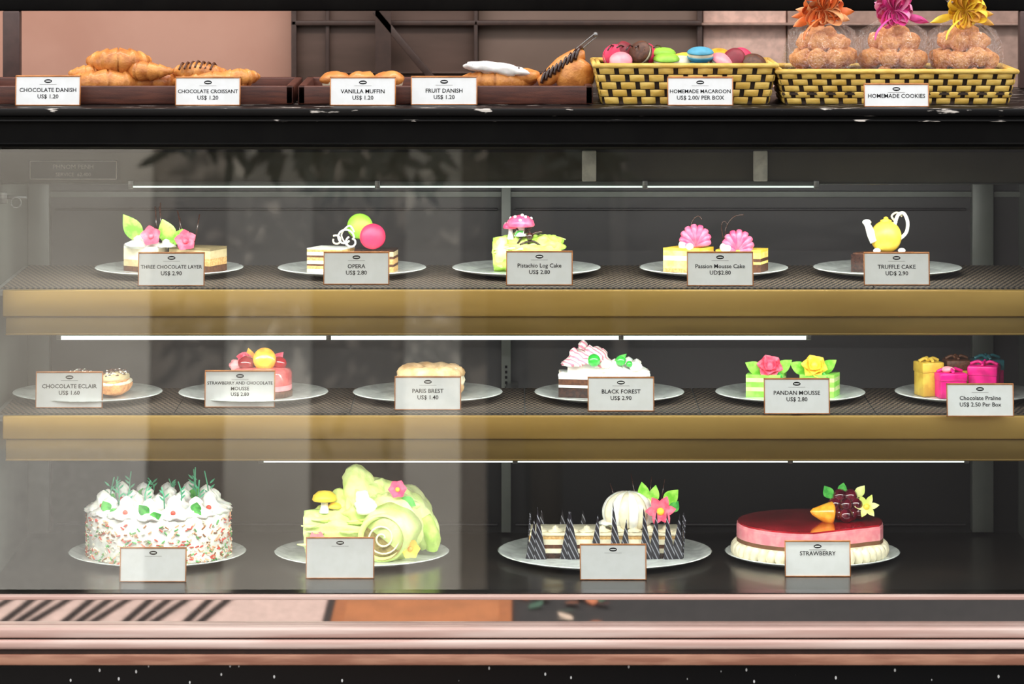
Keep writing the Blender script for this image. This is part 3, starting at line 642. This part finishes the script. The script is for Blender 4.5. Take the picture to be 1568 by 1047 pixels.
def bag(px,rib1,rib2,sd):
    random.seed(sd)
    y=.15; k=.001*(D+y)/D
    m=M('cookie_gift_bag',(X(px,y),y,ZT+h2+.0005),k)
    for lvl,(z,n,rr) in enumerate([(18,8,38),(20,3,16),(48,8,36),(50,2,9),(72,6,25),(84,2,8)]):
        for i in range(n):
            a=2*math.pi*i/n+lvl*.5+.3; m.sph((rr*math.cos(a),rr*math.sin(a)*.85,z+U(-3,3)),(17+U(-2,2),16,15),golden2,nz=.3,nf=.1,u=18,v=12)
    off=U(0,9)
    def fn(a,z): 
        q=max(0,min(1,(z-70)/40))
        return 1+(.03+.22*q)*math.sin(a*9+off+z*.03)+.05*math.sin(a*17+z*.11)
    prof=[(0,0),(52,0),(60,8),(61,34),(58,66),(46,90),(20,106),(10,113),(9,117),(18,130),(34,150),(50,174)]
    m.lathe(prof,cello,n=72,fn=fn)
    for i in range(20):
        a=2*math.pi*i/20+U(-.1,.1); L=U(22,36); d=Vector((math.cos(a),-abs(math.sin(a))*.3-U(.1,.6),math.sin(a)*.85))
        c=Vector((0,-14,122)); mm_=rib1 if i%3 else rib2
        vs=[];fs=[];n=14
        for t in range(n+1):
            g=2*math.pi*t/n; p=c+d*L*.5*(1-math.cos(g))+Vector((-d.z,0,d.x))*math.sin(g)*L*.26
            for u in (-1,1): vs.append(p+Vector((0,u*6,0))+Vector((-d.z,0,d.x))*u*4)
        for t in range(n): fs.append([t*2,t*2+1,t*2+3,t*2+2])
        m.add(vs,fs,mm_,True)
    for i in range(6):
        a=U(-.4,math.pi+.4); e=Vector((math.cos(a)*U(40,56),-20+U(-8,8),114+math.sin(a)*U(24,44)-8))
        m.leaf((0,-14,118),e,U(10,14),rib2 if i%2 else rib1,curl=U(-.3,.3),cup=.2,sharp=1.6,wave=.15)
    m.tube([(0,-16,112),(-16,-40,104),(-30,-56,90),(-34,-62,78)],[2.5,2.5,2.5,1],rib1,n=6,fl=.3)
    m.done()
ro=mat('ribbon_orange',(252,135,70),.35);ro2=mat('ribbon_peach',(253,178,120),.35)
rp=mat('ribbon_pink',(250,85,170),.35);rp2=mat('ribbon_lightpink',(252,155,195),.35)
ry=mat('ribbon_yellow',(255,222,80),.4,col2=(255,214,66));ry2=mat('ribbon_gold',(252,190,90),.35)
bag(1260,ro,ro2,1); bag(1368,rp,rp2,2); bag(1476,ry,ry2,3)
m=M('trim_rail'); 
y=.5; m.box(-1.1,1.15,y,y+.03,Z(17,y),Z(17,y)+.06,blackw,bev=.003); m.box(X(4,y),X(30,y),y,y+.03,ZT,Z(17,y),mat('dark_frame_wood',(78,58,54),.5),bev=.002); m.box(X(1562,y),X(1580,y),y,y+.03,ZT,Z(17,y),MC['dark_frame_wood'],bev=.002); m.done()
# ------------------------------------------------------------ room behind
yw=1.0
pinkw=mat('salmon_plaster',(204,156,136),.8,col2=(194,144,124),scale=4)
pinkw2=mat('pale_pink_panel',(220,182,166),.8)
m=M('wall_back'); m.box(-4,4,yw,yw+.1,0,2.3,pinkw); m.done()
bw1=mat('brown_panel',(92,70,60),.5,col2=(80,60,50),scale=6,stretch=(1,1,4)); bw2=mat('taupe_panel',(122,100,88),.5,col2=(110,90,78),scale=5); bw3=mat('reflection_dark_brown',(72,54,47),.5); bw4=mat('dusty_pink_panel',(168,138,124),.6)
m=M('reflection_panels')  # solid panels stand in for building reflections in the glass
def wpan(p0,p1,q0,q1,mt,dpt=.02): m.box(X(p0,yw),X(p1,yw),yw-dpt,yw-.001,Z(q1,yw),Z(q0,yw),mt,bev=.002)
wpan(448,732,-300,700,bw1,.03); wpan(732,1072,-300,700,bw2,.02); wpan(1205,1800,-300,700,bw4,.02); wpan(1076,1203,-300,700,pinkw2,.015)
wpan(448,456,-300,700,bw3,.045); wpan(1066,1074,-300,700,bw3,.035); wpan(726,732,-300,700,bw3,.045); wpan(448,1072,30,38,bw3,.045); wpan(1072,1800,34,38,bw4,.04); wpan(500,506,-100,300,bw3,.04)
wpan(520,1000,108,112,bw1,.036)
m.done()
m=M('reflection_diagonal',(X(630,yw-.07),yw-.07,Z(80,yw)))  # bars stand in for faint diagonals of the reflected building
m.box(-.10,.10,0,.01,-.006,.006,bw3,bev=.001,T=TR((0,0,0),0,50,0)); m.box(-.10,.10,0,.01,-.014,.014,bw3,T=TR((-.05,0.0,0),0,90,0)); m.done()
m=M('sun_block_ceiling'); m.box(-4,4,0,1.1,2.3,2.36,pinkw); m.done()  # unseen; edge and height set to keep the sun off the case
ground=mat('paving_dark',(24,21,21),.7,col2=(14,12,13),scale=3)
m=M('floor'); m.box(-12,12,-14,1.1,-.05,0,ground); m.done()
m=M('reflected_stripe_panel',(-.87,-3.55,.0)); pp=mat('reflected_pale_pink',(198,172,162),.6)  # added out of view so the polished panel reflects pink and dark stripes
m.box(-.43,.43,-.5,.5,0,.01,pp)
for i in range(14): m.box(-.009,.009,-.49,.49,.01,.014,ink,T=TR((-.40+i*.047,0,0),0,0,7+(i%3)*2))
m.done()
m=M('reflected_brown_panel',(-.21,-3.55,0)); m.box(-.21,.21,-.5,.5,0,.012,mat('reflected_brown',(155,94,54),.9),bev=.004); m.box(-.18,.18,-.45,.45,.012,.014,mat('reflected_brown_light',(168,104,60),.9,scale=6)); m.done()  # added out of view to give the polished panel a brown reflection
m=M('reflected_flecks',(.05,-3.4,0)); random.seed(9)  # added out of view for coloured flecks in the polished panel's reflection
lm=[mat('reflected_fleck_%d'%i,c,.6) for i,c in enumerate([(190,110,70),(120,40,35),(200,180,160),(50,90,70)])]
for i in range(26):
    x=U(-.04,.22); y=U(-.2,.2); a=U(0,6.28); m.leaf((x,y,.004),(x+.04*math.cos(a),y+.08*math.sin(a),.014),.03,lm[i%4],nrm=(0,0,1),nt=4)
m.done()
wf=mat('white_facade',(236,228,214),.8,col2=(196,186,172),scale=.9,lo=.35,hi=.65); gf=mat('grey_facade',(158,147,136),.8); df=mat('dark_shopfront',(30,26,28),.6); df2=mat('shopfront_post',(90,82,76),.6)
m=M('wall_front')
yo=-12
def fx(px): return (px-784)/333
m.box(-9,9,yo-.4,yo-.2,0,5.5,gf)
m.box(fx(745),9,yo-.2,yo-.1,0,5.5,df)
for a,b in ((-800,-250),(-200,228),(345,475),(620,705)): m.box(fx(a),fx(b),yo-.2,yo-.1,0,5.5,wf)
m.box(fx(-800),fx(228),yo-.1,yo-.02,0,1.6,mat('white_plinth',(248,242,232),.8))
m.box(fx(936),fx(960),yo-.1,yo,1.8,5,df2)
m.done()
m=M('street_tree',(.1,-11.15,0)); trunk=mat('tree_bark',(50,42,36),.9); frond=mat('tree_leaf',(22,28,18),.7)
m.tube([(0,0,0),(.05,0,1.3),(0,0,2.9)],[.09,.07,.06],trunk,n=14)
random.seed(5)
for i in range(14):
    a=2*math.pi*i/14; L=U(.9,1.9); d=Vector((math.cos(a),math.sin(a)*.25,0))
    sp=[Vector((0,0,2.8)),Vector((0,0,3.0))+d*L*.5+Vector((0,0,U(.0,.3))),Vector((0,0,3.0))+d*L+Vector((0,0,U(-.05,.5)))]
    m.tube(sp,[.04,.025,.008],trunk,n=6,sub=3)
for i in range(1300):
    x=U(-1.65,.4); z=2.88+U(0,.9)-.08*math.sin(x*6)+ (U(-.22,0) if random.random()<.3 else 0); y=U(-.3,.3)
    a=U(0,6.28); m.leaf((x,y,z),(x+.14*math.cos(a),y+U(-.05,.05),z-.12*abs(math.sin(a))-.03),.045,frond,nt=3)
m.done()
# ------------------------------------------------------------ lights
w=bpy.data.worlds.new('w'); sc.world=w; w.use_nodes=True; w.node_tree.nodes['Background'].inputs[0].default_value=(.96,.98,1,1); w.node_tree.nodes['Background'].inputs[1].default_value=2.0
s=bpy.data.lights.new('sun','SUN'); s.energy=4; s.angle=.02; s.color=(1,.96,.9); so=bpy.data.objects.new('sun',s); so.rotation_euler=Euler((math.radians(-52),0,0)); sc.collection.objects.link(so)
l=bpy.data.lights.new('wall_fill_light','AREA'); l.energy=18; l.shape='RECTANGLE'; l.size=3; l.size_y=.15; l.color=(1,.96,.93); o=bpy.data.objects.new('wall_fill_light',l); o.location=(0,.2,2.25); o.rotation_euler=(math.radians(20),0,0); sc.collection.objects.link(o)  # area light is an added, unseen fill to brighten the back wall
# ------------------------------------------------------------ camera
cam=bpy.data.cameras.new('camera'); cam.sensor_width=36; cam.lens=36*D/1.568; cam.shift_y=-723.5/1568; cam.dof.use_dof=True; cam.dof.focus_distance=6.13; cam.dof.aperture_fstop=9; cam.clip_end=100
co=bpy.data.objects.new('camera',cam); co.location=(0,-D,ZC); co.rotation_euler=(math.pi/2,0,0); sc.collection.objects.link(co); sc.camera=co
